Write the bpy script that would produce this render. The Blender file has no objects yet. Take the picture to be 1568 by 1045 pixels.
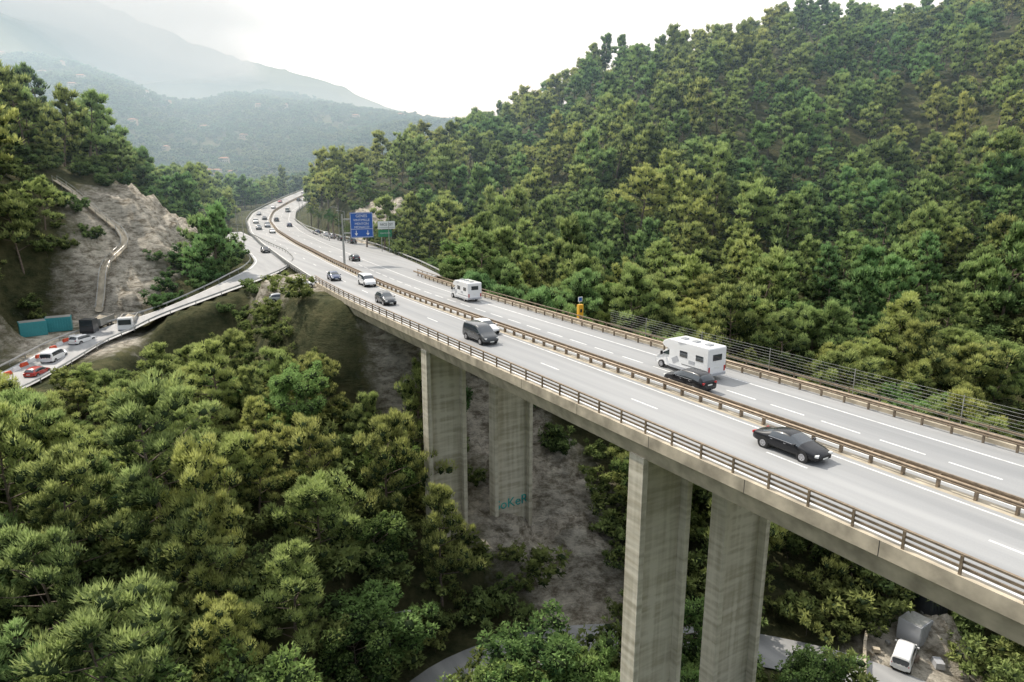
import bpy, bmesh, math, random, numpy as np
from mathutils import Vector, Matrix, Euler, noise as mn
random.seed(7); RNG=np.random.default_rng(7)
S=bpy.context.scene; COL=S.collection
rad=math.radians
# ------------------------------------------------------------------ materials
def mat(name,col,rough=.7,metal=0,var=.0,scale=5,spec=.5,bump=0,coat=0,col2=None):
    m=bpy.data.materials.new(name); m.use_nodes=True; nt=m.node_tree; b=nt.nodes['Principled BSDF']
    b.inputs['Roughness'].default_value=rough; b.inputs['Metallic'].default_value=metal
    b.inputs['Specular IOR Level'].default_value=spec
    if coat: b.inputs['Coat Weight'].default_value=coat; b.inputs['Coat Roughness'].default_value=.05
    if var or col2:
        tc=nt.nodes.new('ShaderNodeTexCoord'); n=nt.nodes.new('ShaderNodeTexNoise'); n.inputs['Scale'].default_value=scale; n.inputs['Detail'].default_value=6
        nt.links.new(tc.outputs['Object'],n.inputs['Vector'])
        r=nt.nodes.new('ShaderNodeValToRGB'); r.color_ramp.elements[0].position=.32; r.color_ramp.elements[1].position=.68
        c2=col2 or tuple(c*(1-var) for c in col)
        r.color_ramp.elements[0].color=(*c2,1); r.color_ramp.elements[1].color=(*[min(1,c*(1+(var if not col2 else 0))) for c in col],1)
        nt.links.new(n.outputs['Fac'],r.inputs['Fac']); nt.links.new(r.outputs['Color'],b.inputs['Base Color'])
        if bump:
            bp=nt.nodes.new('ShaderNodeBump'); bp.inputs['Strength'].default_value=bump; bp.inputs['Distance'].default_value=.1
            nt.links.new(n.outputs['Fac'],bp.inputs['Height']); nt.links.new(bp.outputs['Normal'],b.inputs['Normal'])
    else: b.inputs['Base Color'].default_value=(*col,1)
    return m
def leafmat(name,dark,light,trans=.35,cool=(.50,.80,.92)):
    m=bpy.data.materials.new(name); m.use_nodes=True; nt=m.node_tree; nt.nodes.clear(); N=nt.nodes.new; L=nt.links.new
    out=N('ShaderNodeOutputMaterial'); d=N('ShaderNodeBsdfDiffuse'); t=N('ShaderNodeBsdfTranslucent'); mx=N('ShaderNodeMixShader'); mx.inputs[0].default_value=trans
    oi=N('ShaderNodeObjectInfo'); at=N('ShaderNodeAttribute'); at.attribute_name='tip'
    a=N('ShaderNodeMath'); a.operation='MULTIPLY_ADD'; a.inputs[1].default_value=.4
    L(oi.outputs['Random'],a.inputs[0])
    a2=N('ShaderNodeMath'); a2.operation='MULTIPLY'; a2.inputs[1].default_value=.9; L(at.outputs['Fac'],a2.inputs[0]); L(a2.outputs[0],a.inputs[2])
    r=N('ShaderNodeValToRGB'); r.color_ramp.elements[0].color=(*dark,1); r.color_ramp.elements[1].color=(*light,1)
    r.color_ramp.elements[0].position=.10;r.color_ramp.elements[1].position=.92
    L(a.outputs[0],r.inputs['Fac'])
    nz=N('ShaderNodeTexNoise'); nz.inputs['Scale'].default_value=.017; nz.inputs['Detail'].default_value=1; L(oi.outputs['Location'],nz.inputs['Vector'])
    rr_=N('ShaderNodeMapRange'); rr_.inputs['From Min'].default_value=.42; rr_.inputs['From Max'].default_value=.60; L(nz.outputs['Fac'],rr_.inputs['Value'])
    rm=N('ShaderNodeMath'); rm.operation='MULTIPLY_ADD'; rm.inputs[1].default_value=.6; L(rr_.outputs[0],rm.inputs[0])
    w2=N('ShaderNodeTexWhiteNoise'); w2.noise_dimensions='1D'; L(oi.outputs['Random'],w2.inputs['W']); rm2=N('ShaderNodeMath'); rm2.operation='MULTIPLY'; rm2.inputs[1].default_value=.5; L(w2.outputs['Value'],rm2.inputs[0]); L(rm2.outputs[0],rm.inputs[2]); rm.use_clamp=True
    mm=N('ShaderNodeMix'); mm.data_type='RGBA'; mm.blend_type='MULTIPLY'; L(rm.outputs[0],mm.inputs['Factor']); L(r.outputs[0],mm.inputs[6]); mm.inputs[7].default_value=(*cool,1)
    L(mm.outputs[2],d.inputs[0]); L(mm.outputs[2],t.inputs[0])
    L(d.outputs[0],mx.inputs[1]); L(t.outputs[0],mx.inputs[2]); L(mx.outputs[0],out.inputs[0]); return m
M={}
M['conc']=mat('concrete_parapet',(.42,.365,.275),.85,var=.30,scale=.8,bump=.3)
M['steel']=mat('weathered_rail',(.24,.185,.13),.55,metal=.3,var=.25,scale=3)
M['galv']=mat('galvanised',(.42,.42,.40),.45,metal=.6,var=.15,scale=4)
M['white']=mat('white_paint_line',(.66,.66,.64),.6,var=.22,scale=2)
M['bark']=mat('pine_bark',(.18,.14,.11),.9,var=.4,scale=6)
M['core']=mat('crown_shade_core',(.04,.058,.028),1,spec=0)  # dark solid cores inside the clumps; crown shade put into the colour
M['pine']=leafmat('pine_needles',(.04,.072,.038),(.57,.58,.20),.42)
M['pinef']=leafmat('pine_needles_far',(.035,.06,.035),(.28,.32,.15))
M['leaf']=leafmat('broad_leaves',(.045,.09,.035),(.34,.44,.14),.4)
M['shrub']=leafmat('shrub_leaves',(.04,.06,.025),(.30,.33,.11),.3)
M['palm']=leafmat('palm_fronds',(.08,.13,.04),(.22,.26,.09),.3)
M['black']=mat('rubber',(.02,.02,.02),.8)
M['rim']=mat('alloy_rim',(.5,.5,.52),.3,metal=.9)
M['glass']=mat('car_glass',(.03,.04,.05),.04,spec=1.0)
M['lamp']=mat('lamp_lens',(.75,.75,.72),.1)
M['red']=mat('tail_lens',(.45,.02,.02),.2)
M['plate']=mat('number_plate',(.75,.75,.7),.5)
def paint(n,c): return mat('car_paint_'+n,c,.35,coat=.35 if n=='black' else .8,spec=.3)
P_={k:paint(k,c) for k,c in dict(black=(.006,.007,.010),white=(.78,.78,.77),silver=(.4,.41,.43),grey=(.05,.055,.06),blue=(.03,.05,.12),red=(.4,.03,.02)).items()}
# ------------------------------------------------------------------ builder
class B:
    def __init__(s): s.v=[];s.f=[];s.m=[];s.mats=[]
    def mi(s,m):
        if m not in s.mats: s.mats.append(m)
        return s.mats.index(m)
    def add(s,vs,fs,m):
        o=len(s.v); s.v+= [tuple(v) for v in vs]; k=s.mi(m)
        for f in fs: s.f.append(tuple(i+o for i in f)); s.m.append(k)
    def box(s,c,d,m,rot=None,taper=1):
        x,y,z=[a/2 for a in d]; vs=[Vector((sx*x*(taper if sz>0 else 1),sy*y*(taper if sz>0 else 1),sz*z)) for sz in(-1,1) for sx,sy in((-1,-1),(1,-1),(1,1),(-1,1))]
        if rot is not None: vs=[rot@v for v in vs]
        vs=[v+Vector(c) for v in vs]
        s.add(vs,[(3,2,1,0),(4,5,6,7),(0,1,5,4),(1,2,6,5),(2,3,7,6),(3,0,4,7)],m)
    def cyl(s,a,b,r0,r1,m,n=8,caps=True):
        a=Vector(a);b=Vector(b);q=(b-a).to_track_quat('Z','Y')
        vs=[a+q@Vector((r0*math.cos(2*math.pi*i/n),r0*math.sin(2*math.pi*i/n),0)) for i in range(n)]+[b+q@Vector((r1*math.cos(2*math.pi*i/n),r1*math.sin(2*math.pi*i/n),0)) for i in range(n)]
        fs=[(i,(i+1)%n,n+(i+1)%n,n+i) for i in range(n)]
        if caps: fs+=[tuple(range(n))[::-1],tuple(range(n,2*n))]
        s.add(vs,fs,m)
    def obj(s,name,parent=None,smooth=False,link=True,bevel=0):
        me=bpy.data.meshes.new(name); me.from_pydata(s.v,[],s.f)
        for m in s.mats: me.materials.append(m)
        me.polygons.foreach_set('material_index',s.m)
        if smooth: me.polygons.foreach_set('use_smooth',[True]*len(s.f))
        me.update(); o=bpy.data.objects.new(name,me)
        if link: COL.objects.link(o)
        if parent: o.parent=parent
        if bevel:
            md=o.modifiers.new('bevel','BEVEL'); md.width=bevel; md.segments=2; md.limit_method='ANGLE'
        return o
def empty(name,loc=(0,0,0),rz=0):
    e=bpy.data.objects.new(name,None); e.location=loc; e.rotation_euler=(0,0,rz); e.empty_display_size=.5; COL.objects.link(e); return e
# ------------------------------------------------------------------ highway axis
N2=np.array([.852,.5236]); D2=np.array([-.5236,.852])
cu=[-120,60,90,105,118,133,150,167,190,239,295,328,367,408,464,520,600,700]
cs=[39.6,39.6,39.7,40.2,41.2,42.6,44.1,46,48.2,54.3,64.1,73.2,89.5,109,134,158,190,225]
cz=[0,0,0,0,0,0,0,0,0,.2,1,3,5.5,8.5,11.5,14,18,20]
U=np.arange(-120,700,1.0)
def sm(a,k=15):
    p=np.pad(a,k,mode='edge'); w=np.hanning(2*k+1); w/=w.sum(); return np.convolve(p,w,'valid')
SS=sm(np.interp(U,cu,cs)); ZZ=sm(np.interp(U,cu,cz))
CX=SS*N2[0]+U*D2[0]; CY=SS*N2[1]+U*D2[1]
TX=np.gradient(CX);TY=np.gradient(CY);TL=np.hypot(TX,TY);TX/=TL;TY/=TL
def P(u,off,z=0):
    x=np.interp(u,U,CX);y=np.interp(u,U,CY);tx=np.interp(u,U,TX);ty=np.interp(u,U,TY)
    return Vector((x+ty*off,y-tx*off,np.interp(u,U,ZZ)+z))
def head(u): return math.atan2(np.interp(u,U,TY),np.interp(u,U,TX))
def us(u0,u1,step):
    n=max(1,int(round((u1-u0)/step))); return [u0+(u1-u0)*i/n for i in range(n+1)]
def sweep(b,prof,u0,u1,m,step=3,closed=True):
    st=us(u0,u1,step); k=len(prof); vs=[];fs=[]
    for u in st:
        for o,z in prof: vs.append(P(u,o,z))
    for i in range(len(st)-1):
        for j in range(k if closed else k-1):
            a=i*k+j;c=i*k+(j+1)%k; fs.append((a,c,c+k,a+k))
    if closed: fs+=[tuple(range(k)),tuple(range(len(vs)-k,len(vs)))[::-1]]
    b.add(vs,fs,m)
def post(b,u,off,z0,z1,w,d,m):
    R=Matrix.Rotation(head(u),3,'Z'); c=P(u,off,(z0+z1)/2); b.box(c,(d,w,z1-z0),m,R)
# ------------------------------------------------------------------ secondary roads (x,y,z)
def smoothpath(pts,step=2.0,k=4):
    p=np.array(pts,float); d=np.r_[0,np.cumsum(np.hypot(*(np.diff(p[:,:2],axis=0).T)))]
    t=np.arange(0,d[-1],step); q=np.stack([np.interp(t,d,p[:,i]) for i in range(3)],1)
    w=np.hanning(2*k+1);w/=w.sum(); q=np.stack([np.convolve(np.pad(q[:,i],k,mode='edge'),w,'valid') for i in range(3)],1); return q
slip=smoothpath([(-97,236,0),(-84,212,0),(-71,187,0),(-59,165,0),(-53,152,-.4),(-51,141,-1),(-53,133,-2),(-59,127,-4.5),(-70,121,-8.7),(-73,113,-9.5),(-72,101,-10.4),(-71,89,-11),(-77,65,-12),(-85,40,-13)])
works=smoothpath([(-86,124,-9),(-75,120,-9.2),(-73,110,-10),(-71,92,-11)])
exitr=smoothpath([(-17,122,0.0),(-24,141,0),(-32,160,0),(-41,181,0),(-53,202,0),(-67,226,0),(-82,255,.4),(-97,290,1)])
valley=smoothpath([(-12,44,-35),(-12,53,-34),(-8,60,-33),(0,65,-33),(9,67,-33),(25,66,-33),(36,62,-33),(50,50,-33),(75,40,-32)])
drain=smoothpath([(-100,153,0),(-94,152,0),(-86,151,0),(-83,148,0),(-83,140,0),(-81,131,0)],1.2,2)
main=np.stack([CX,CY,ZZ],1)[(U>104)&(U<650)][::2]
# ------------------------------------------------------------------ terrain
CP=np.array([(-114,160,22),(-110,165,20),(-100,175,16),(-94,180,8),(-90,185,4),(-82,190,0),(-95,150,13),(-94,130,9),(-85,115,-2),(-84,120,-7),(-91,155,10),(-82,160,7),(-76,172,2),(-80,145,0),(-78,130,-7),
(-77,110,-11),(-76,100,-11),(-76,165,0),(-63,150,-4),(-160,160,38),(-150,100,13),(-200,200,57),(-130,60,0),(-122,300,1),(-149,300,6),(-101,230,-3),(-159,600,11),(-42,230,15),(-40,203,3),(-34,220,11),(-22,160,-1),(-12,150,-5),
(-31,38,-24),(-29,45,-25),(-36,48,-21),(-30,55,-20),(-48,62,-17),(-42,72,-17),(-60,90,-16),(-32,70,-18),(-27,78,-15),(-48,110,-12),(-25,68,-19),(-19,55,-25),(-19,40,-27),(-11,55,-32),(-17,90,-19),(-24,85,-17),(-15,66,-26),(-7.5,70,-28),(-2,55,-34),
(-28,108,-5),(-14,116,-4),(-20,113,-3),(0,82,-25),(5,81,-28),(12,48,-36),(20,50,-36),(4,95,-18),(-5,105,-11),(-12,98,-15),
(61,85,-22),(49,95,-20),(32,105,-15),(18,110,-14),(80,115,-13),(56,125,-11),(28,135,-9),(6,130,-9),(107,160,2),(66,170,2),(26,165,0),(0,170,-4),(124,220,20),(84,220,20),(42,210,16),(13,220,11),(-18,230,10),(53,270,38),(17,290,30),
(-21,360,32),(2,340,42),(20,330,45),(36,320,59),(60,310,57),(82,300,62),(98,300,59),(134,340,81),(190,350,83),(226,330,90),(80,430,50),(150,470,70),(0,450,28),(-40,460,18),(260,500,90),(-60,380,10),
(-1053,1500,262),(-895,1500,243),(-792,1500,213),(-630,1600,199),(-456,1650,183),(-286,1700,163),(-131,1700,148),(-581,800,29),(-434,800,22),(-286,800,10),(-532,1200,92),(-263,1000,40),(-60,1000,60),(200,1700,140),
(-2760,4000,1000),(-2236,4000,930),(-1480,3800,605),(-950,3700,497),(-540,3600,340),(-110,3600,250),(400,3600,200),(-1300,2500,170),(-400,2500,120),(1500,3500,300),(-800,7000,300),(800,800,150),(2500,2500,300),
(0,-100,-34),(100,0,-28),(-100,0,-8),(-60,20,-20),(60,30,-30),(90,60,-26),(43,65,-33),(30,66,-33),(0,20,-36),(30,20,-37),(0,0,-35),(55,70,-31),(72,72,-26),(100,100,-12),(180,120,10),(250,250,60),(300,0,0),(-300,0,40),(0,-1000,0),(-1500,0,200),(1500,0,200),(0,-5000,0),(5000,0,300),(-5000,0,500)],float)
def warp(x,y):
    r=np.hypot(x,y)+1e-6; k=np.log1p(r/35)/r; return x*k,y*k
def tps_fit(cp,reg=2e-4):
    wx,wy=warp(cp[:,0],cp[:,1]); n=len(cp); d2=(wx[:,None]-wx)**2+(wy[:,None]-wy)**2
    K=.5*d2*np.log(d2+1e-12); K+=np.eye(n)*reg; Q=np.c_[np.ones(n),wx,wy]; A=np.block([[K,Q],[Q.T,np.zeros((3,3))]])
    return np.linalg.solve(A,np.r_[cp[:,2],0,0,0]),wx,wy
TW,TWX,TWY=tps_fit(CP)
def near_path(x,y,path):
    dmin=np.full(x.shape,1e9); zz=np.zeros(x.shape)
    for q in path:
        d=(x-q[0])**2+(y-q[1])**2; k=d<dmin; dmin[k]=d[k]; zz[k]=q[2]
    return np.sqrt(dmin),zz
ROADS=[(main,11.5,10,-.35),(slip,6.5,6,-.35),(exitr,6,5,-.35),(works,8,6,-.3),(valley,4,6,-.2)]
def H(x,y,flat=True):
    x=np.asarray(x,float);y=np.asarray(y,float);sh=x.shape;x=x.ravel();y=y.ravel()
    out=np.zeros(x.size)
    for i in range(0,x.size,20000):
        a=x[i:i+20000];b=y[i:i+20000];wx,wy=warp(a,b); d2=(wx[:,None]-TWX)**2+(wy[:,None]-TWY)**2
        out[i:i+20000]=(.5*d2*np.log(d2+1e-12))@TW[:-3]+TW[-3]+TW[-2]*wx+TW[-1]*wy
    r=np.hypot(x,y); nz=np.zeros(x.size)
    for k,(fx,fy,ph) in enumerate([(1/43.,1/61.,.3),(1/27.,-1/33.,1.9),(-1/15.,1/19.,4.),(1/9.,1/11.,2.2)]):
        nz+=np.sin(x*fx+ph+1.3*np.sin(y*fy*.7))*np.cos(y*fy+ph*2+1.1*np.sin(x*fx*.8))/(1+k)
    far=np.zeros(x.size)
    for k,(fx,fy,ph) in enumerate([(1/170.,1/260.,.3),(1/90.,-1/130.,1.9),(-1/50.,1/75.,4.)]):
        far+=(np.abs(np.sin(x*fx+ph+1.3*np.sin(y*fy*.7))*np.cos(y*fy+ph*2))-.35)/(1+k)
    out+=nz*np.clip(r/120,.25,1.9)*1.5-far*np.clip((r-500)/1000,0,5)*13
    if flat:
        k=r<900
        if k.any():
            for path,hw,fo,dz in ROADS:
                kk=np.where(k)[0]; d,z=near_path(x[kk],y[kk],path); t=np.clip((d-hw)/fo,0,1); t=t*t*(3-2*t)
                out[kk]=(z+dz)*(1-t)+out[kk]*t
    return out.reshape(sh)
BARE=[(-84,157,16,23),(-80,136,12,18),(-88,172,12,17),(-76,172,14,20),(-83,188,11,16),(-41,213,13,16),(4,83,14,14),(-1,94,10,10),(-14,96,9,8),(8,74,8,9),(-34,115,9,9),(44,64,9,7),(-74,113,13,14),(-30,148,6,22),(-45,190,8,25),(-42,128,8,14)]
def bare(x,y):
    b=np.zeros(np.shape(x))
    for cx,cy,rx,ry in BARE:
        b=np.maximum(b,np.clip(1.8*(1-np.hypot((x-cx)/rx,(y-cy)/ry)),0,1))
    return b
az=np.radians(np.r_[np.arange(-180,-62,4.),np.arange(-62,-46,1.5),np.arange(-46,46,.33),np.arange(46,62,1.5),np.arange(62,180,4.)])
rr=np.r_[0.5,2.5,np.geomspace(5,60,60),np.geomspace(60.8,240,210),np.geomspace(244,9000,160)]
A,R_=np.meshgrid(az,rr,indexing='ij'); X=R_*np.sin(A);Y=R_*np.cos(A); Z=H(X,Y)
na,nr=X.shape
bm_=bare(X,Y)
sel_=(bm_>0.02)&(np.hypot(X,Y)<900)
rough=np.zeros(X.shape)
rough[sel_]=[mn.hetero_terrain(Vector((a*.16,b*.16,c*.22)),.6,2.2,6,.6)-.6+.9*abs(mn.noise(Vector((a*.35,b*.35,c*.1)))) for a,b,c in zip(X[sel_],Y[sel_],Z[sel_])]
dm=near_path(X.ravel(),Y.ravel(),main)[0].reshape(X.shape); dsl=near_path(X.ravel(),Y.ravel(),np.vstack([slip,works,exitr,valley]))[0].reshape(X.shape); dd=near_path(X.ravel(),Y.ravel(),drain)[0].reshape(X.shape)
Z=Z+rough*bm_*1.6*np.clip((dm-12)/3,0,1)*np.clip((dsl-8)/3,0,1)*np.clip((dd-1.5)/3,0,1)
V=np.stack([X.ravel(),Y.ravel(),Z.ravel()],1)
idx=np.arange(na*nr).reshape(na,nr); i2=np.roll(idx,-1,0)
F=np.ascontiguousarray(np.stack([idx[:,:-1],idx[:,1:],i2[:,1:],i2[:,:-1]],-1).reshape(-1,4)[:,::-1])
def npmesh(name,V,F,mats,attr=None,smooth=False,mi=None):
    me=bpy.data.meshes.new(name); k=F.shape[1]
    me.vertices.add(len(V)); me.vertices.foreach_set('co',np.ascontiguousarray(V,dtype=np.float32).ravel())
    me.loops.add(F.size); me.loops.foreach_set('vertex_index',np.ascontiguousarray(F,dtype=np.int32).ravel())
    me.polygons.add(len(F)); me.polygons.foreach_set('loop_start',np.arange(0,F.size,k,dtype=np.int32)); me.polygons.foreach_set('loop_total',np.full(len(F),k,dtype=np.int32))
    for m in mats: me.materials.append(m)
    if mi is not None: me.polygons.foreach_set('material_index',mi)
    if smooth: me.polygons.foreach_set('use_smooth',[True]*len(F))
    for an,av in (attr or {}).items():
        a=me.attributes.new(an,'FLOAT','POINT'); a.data.foreach_set('value',np.asarray(av,dtype=np.float32).ravel())
    me.update(calc_edges=True); me.validate(); return me
g=bpy.data.materials.new('hillside_ground'); g.use_nodes=True; nt=g.node_tree; pb=nt.nodes['Principled BSDF']; pb.inputs['Roughness'].default_value=.95; pb.inputs['Specular IOR Level'].default_value=.1
N=nt.nodes.new;L=nt.links.new
tc=N('ShaderNodeTexCoord'); n1=N('ShaderNodeTexNoise'); n1.inputs['Scale'].default_value=.35; n1.inputs['Detail'].default_value=7; n1.inputs['Roughness'].default_value=.7; L(tc.outputs['Object'],n1.inputs['Vector'])
veg=N('ShaderNodeValToRGB'); veg.color_ramp.elements[0].color=(.04,.055,.025,1); veg.color_ramp.elements[1].color=(.17,.16,.08,1); veg.color_ramp.elements[0].position=.35; veg.color_ramp.elements[1].position=.7; L(n1.outputs['Fac'],veg.inputs['Fac'])
mp=N('ShaderNodeMapping'); mp.inputs['Scale'].default_value=(1,1,2.5); L(tc.outputs['Object'],mp.inputs['Vector'])
n2=N('ShaderNodeTexNoise'); n2.inputs['Scale'].default_value=.45; n2.inputs['Detail'].default_value=9; n2.inputs['Roughness'].default_value=.78; L(mp.outputs[0],n2.inputs['Vector'])
rk=N('ShaderNodeValToRGB'); rk.color_ramp.elements[0].color=(.22,.19,.14,1); rk.color_ramp.elements[1].color=(.72,.66,.55,1); rk.color_ramp.elements[0].position=.40; rk.color_ramp.elements[1].position=.58; L(n2.outputs['Fac'],rk.inputs['Fac'])
at=N('ShaderNodeAttribute'); at.attribute_name='bare'; mth=N('ShaderNodeMath'); mth.operation='MULTIPLY_ADD'; mth.inputs[1].default_value=1.8; mth.use_clamp=True
sb=N('ShaderNodeMath'); sb.operation='MULTIPLY_ADD'; sb.inputs[1].default_value=-2.6; sb.inputs[2].default_value=.95; L(n1.outputs['Fac'],sb.inputs[0]); L(at.outputs['Fac'],mth.inputs[0]); L(sb.outputs[0],mth.inputs[2])
mx=N('ShaderNodeMix'); mx.data_type='RGBA'; L(mth.outputs[0],mx.inputs['Factor']); L(veg.outputs[0],mx.inputs[6]); L(rk.outputs[0],mx.inputs[7]); L(mx.outputs[2],pb.inputs['Base Color'])
bp=N('ShaderNodeBump'); bp.inputs['Strength'].default_value=1; bp.inputs['Distance'].default_value=1.5; L(n2.outputs['Fac'],bp.inputs['Height']); L(bp.outputs[0],pb.inputs['Normal'])
ob=bpy.data.objects.new('terrain',npmesh('terrain',V,F,[g],{'bare':bm_.ravel()},smooth=True)); COL.objects.link(ob)
# ------------------------------------------------------------------ asphalt
asp=bpy.data.materials.new('asphalt'); asp.use_nodes=True; nt=asp.node_tree; pb=nt.nodes['Principled BSDF']; N=nt.nodes.new;L=nt.links.new
tc=N('ShaderNodeTexCoord'); mp=N('ShaderNodeMapping'); mp.inputs['Rotation'].default_value=(0,0,-rad(121.6)); L(tc.outputs['Object'],mp.inputs['Vector'])
mp2=N('ShaderNodeMapping'); mp2.inputs['Scale'].default_value=(.02,.55,1); L(mp.outputs[0],mp2.inputs['Vector'])
na_=N('ShaderNodeTexNoise'); na_.inputs['Scale'].default_value=1; na_.inputs['Detail'].default_value=4; L(mp2.outputs[0],na_.inputs['Vector'])
nb=N('ShaderNodeTexNoise'); nb.inputs['Scale'].default_value=14; nb.inputs['Detail'].default_value=5; L(tc.outputs['Object'],nb.inputs['Vector'])
ad=N('ShaderNodeMath'); ad.operation='MULTIPLY_ADD'; ad.inputs[1].default_value=.25; L(nb.outputs['Fac'],ad.inputs[0]); L(na_.outputs['Fac'],ad.inputs[2])
r=N('ShaderNodeValToRGB'); r.color_ramp.elements[0].position=.42; r.color_ramp.elements[0].color=(.215,.22,.222,1); r.color_ramp.elements[1].position=.82; r.color_ramp.elements[1].color=(.34,.34,.335,1); L(ad.outputs[0],r.inputs['Fac']); L(r.outputs[0],pb.inputs['Base Color']); pb.inputs['Roughness'].default_value=.6
b=B(); sweep(b,[(-8.7,0),(-.45,0)],-60,640,asp,closed=False); sweep(b,[(.45,0),(9.9,0)],-60,640,asp,closed=False); sweep(b,[(-.45,-.02),(.45,-.02)],-60,640,M['conc'],closed=False)
b.obj('highway_road')
def ribbon(b,q,w,dz,m):
    t=np.gradient(q[:,:2],axis=0); t/=np.hypot(t[:,0],t[:,1])[:,None]; vs=[];fs=[]
    for i,p in enumerate(q):
        vs+=[(p[0]-t[i,1]*w,p[1]+t[i,0]*w,p[2]+dz),(p[0]+t[i,1]*w,p[1]-t[i,0]*w,p[2]+dz)]
        if i: fs.append((2*i-2,2*i-1,2*i+1,2*i))
    b.add(vs,fs,m)
def off(q,o,dz=0):
    t=np.gradient(q[:,:2],axis=0); t/=np.hypot(t[:,0],t[:,1])[:,None]; r=q.copy(); r[:,0]-=t[:,1]*o; r[:,1]+=t[:,0]*o; r[:,2]+=dz; return r
b=B(); ribbon(b,slip,3.9,-.012,asp); ribbon(b,off(slip,3.4),.1,.0,M['white']); ribbon(b,off(slip,-3.4),.1,.0,M['white']); b.obj('slip_road')
b=B(); ribbon(b,exitr,5,-.024,asp); ribbon(b,off(exitr,4.3),.1,-.01,M['white']); b.obj('exit_ramp_road')
b=B(); ribbon(b,valley,2.8,.02,asp); b.obj('valley_road')
b=B()
for o in (-8.05,-.95,.95): sweep(b,[(o-.08,.006),(o+.08,.006)],-60,640,M['white'],closed=False)
sweep(b,[(7.32,.006),(7.48,.006)],-60,640,M['white'],closed=False)
for k in range(-5,48):
    u=12+13*k; sweep(b,[(-4.17,.006),(-4.01,.006)],u-1.5,u+1.5,M['white'],closed=False)
for k in range(-12,28):
    u=18+4.4*k; sweep(b,[(4.12,.006),(4.28,.006)],u-1.5,u+1.5,M['white'],closed=False)
for k in range(10,50):
    u=12+13*k; sweep(b,[(4.1,.006),(4.3,.006)],u-1.5,u+1.5,M['white'],closed=False)
b.obj('road_markings')
# ------------------------------------------------------------------ viaduct
ABU=106
vi=empty('viaduct')
b=B(); c=M['conc']
sweep(b,[(-9.15,-.55),(-9.15,.28),(-8.7,.28),(-8.7,.0),(-8.7,-.55)],-60,ABU+8,c)
sweep(b,[(9.9,-.55),(9.9,.0),(9.9,.28),(10.35,.28),(10.35,-.55)],-60,ABU+8,c)
b.obj('edge_beam',vi)
b=B()
for u in np.arange(-56,ABU+8,8): post(b,u,-9.1525,-.55,.285,.006,.035,M['black'])
b.obj('edge_beam_joints',vi)
b=B()
sweep(b,[(-8.69,-.005),(9.89,-.005),(9.89,-.45),(-8.69,-.45)],-60,ABU,c)
sweep(b,[(-8.95,-.55),(-8.5,-1.85),(-7.4,-1.85),(-7.4,-.55)],-60,ABU,c)
for o in (-3.2,2,5.5): sweep(b,[(o,-.45),(o,-1.7),(o+.7,-1.7),(o+.7,-.45)],-60,ABU,c)
sweep(b,[(8.6,-.55),(8.6,-1.75),(9.6,-1.75),(10.1,-.55)],-60,ABU,c)
b.obj('deck_girders',vi)
pm=bpy.data.materials.new('pier_concrete'); pm.use_nodes=True; nt=pm.node_tree; pb=nt.nodes['Principled BSDF']; pb.inputs['Roughness'].default_value=.85; N=nt.nodes.new;L=nt.links.new
tc=N('ShaderNodeTexCoord'); mp=N('ShaderNodeMapping'); mp.inputs['Scale'].default_value=(.15,.15,1.3); L(tc.outputs['Object'],mp.inputs[0]); n=N('ShaderNodeTexNoise'); n.inputs['Scale'].default_value=1.6; n.inputs['Detail'].default_value=8; L(mp.outputs[0],n.inputs[0])
mq=N('ShaderNodeMapping'); mq.inputs['Scale'].default_value=(1.5,1.5,.08); L(tc.outputs['Object'],mq.inputs[0]); nq=N('ShaderNodeTexNoise'); nq.inputs['Scale'].default_value=1.2; nq.inputs['Detail'].default_value=6; L(mq.outputs[0],nq.inputs[0])
ma=N('ShaderNodeMath'); ma.operation='MULTIPLY_ADD'; ma.inputs[1].default_value=.8; L(nq.outputs['Fac'],ma.inputs[0]); L(n.outputs['Fac'],ma.inputs[2])
r=N('ShaderNodeValToRGB'); r.color_ramp.elements[0].position=.70; r.color_ramp.elements[0].color=(.40,.36,.27,1); r.color_ramp.elements[1].position=1.0; r.color_ramp.elements[1].color=(.60,.555,.45,1); L(ma.outputs[0],r.inputs[0]); L(r.outputs[0],pb.inputs['Base Color'])
wv=N('ShaderNodeTexWave'); wv.bands_direction='Z'; wv.inputs['Scale'].default_value=.32; wv.inputs['Distortion'].default_value=.2; L(tc.outputs['Object'],wv.inputs[0]); bp=N('ShaderNodeBump'); bp.inputs['Strength'].default_value=.25; bp.inputs['Distance'].default_value=.05; L(wv.outputs['Fac'],bp.inputs['Height']); L(bp.outputs[0],pb.inputs['Normal'])
def pier(uc,s0,s1):
    o0=s0-39.6;o1=s1-39.6; R=Matrix.Rotation(head(uc),3,'Z'); b=B(); zb=-42; zt=-1.76
    def bx(oa,ob_,ua,ub,za,zc,m=pm):
        cc=P(uc,(oa+ob_)/2,(za+zc)/2)+R@Vector(((ua+ub)/2,0,0)); b.box(cc,(ub-ua,ob_-oa,zc-za),m,R)
    bx(o0,o0+.5,-.75,.75,zb,zt); bx(o1-.5,o1,-.75,.75,zb,zt)
    bx(o0+.502,o1-.502,-.05,.15,zb,zt-.001)
    bx(o0+.501,o1-.501,-.55,.55,zt-.9,zt-.002)
    b.obj('pier_wall',vi,bevel=.03)
for uc in (69.6,33.6,-2.4,-38.4):
    pier(uc,30.9,35.9); pier(uc,39.8,45.4)
b=B(); R=Matrix.Rotation(head(ABU),3,'Z'); b.box(P(ABU+1,.6,-5.6),(2,19.2,10),c,R); b.box(P(ABU+9,-8.9,-4),(16,.5,7.4),c,R); b.box(P(ABU+9,10.1,-4),(16,.5,7.4),c,R); b.obj('abutment_wall',vi)
b=B(); st=M['steel']
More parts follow.
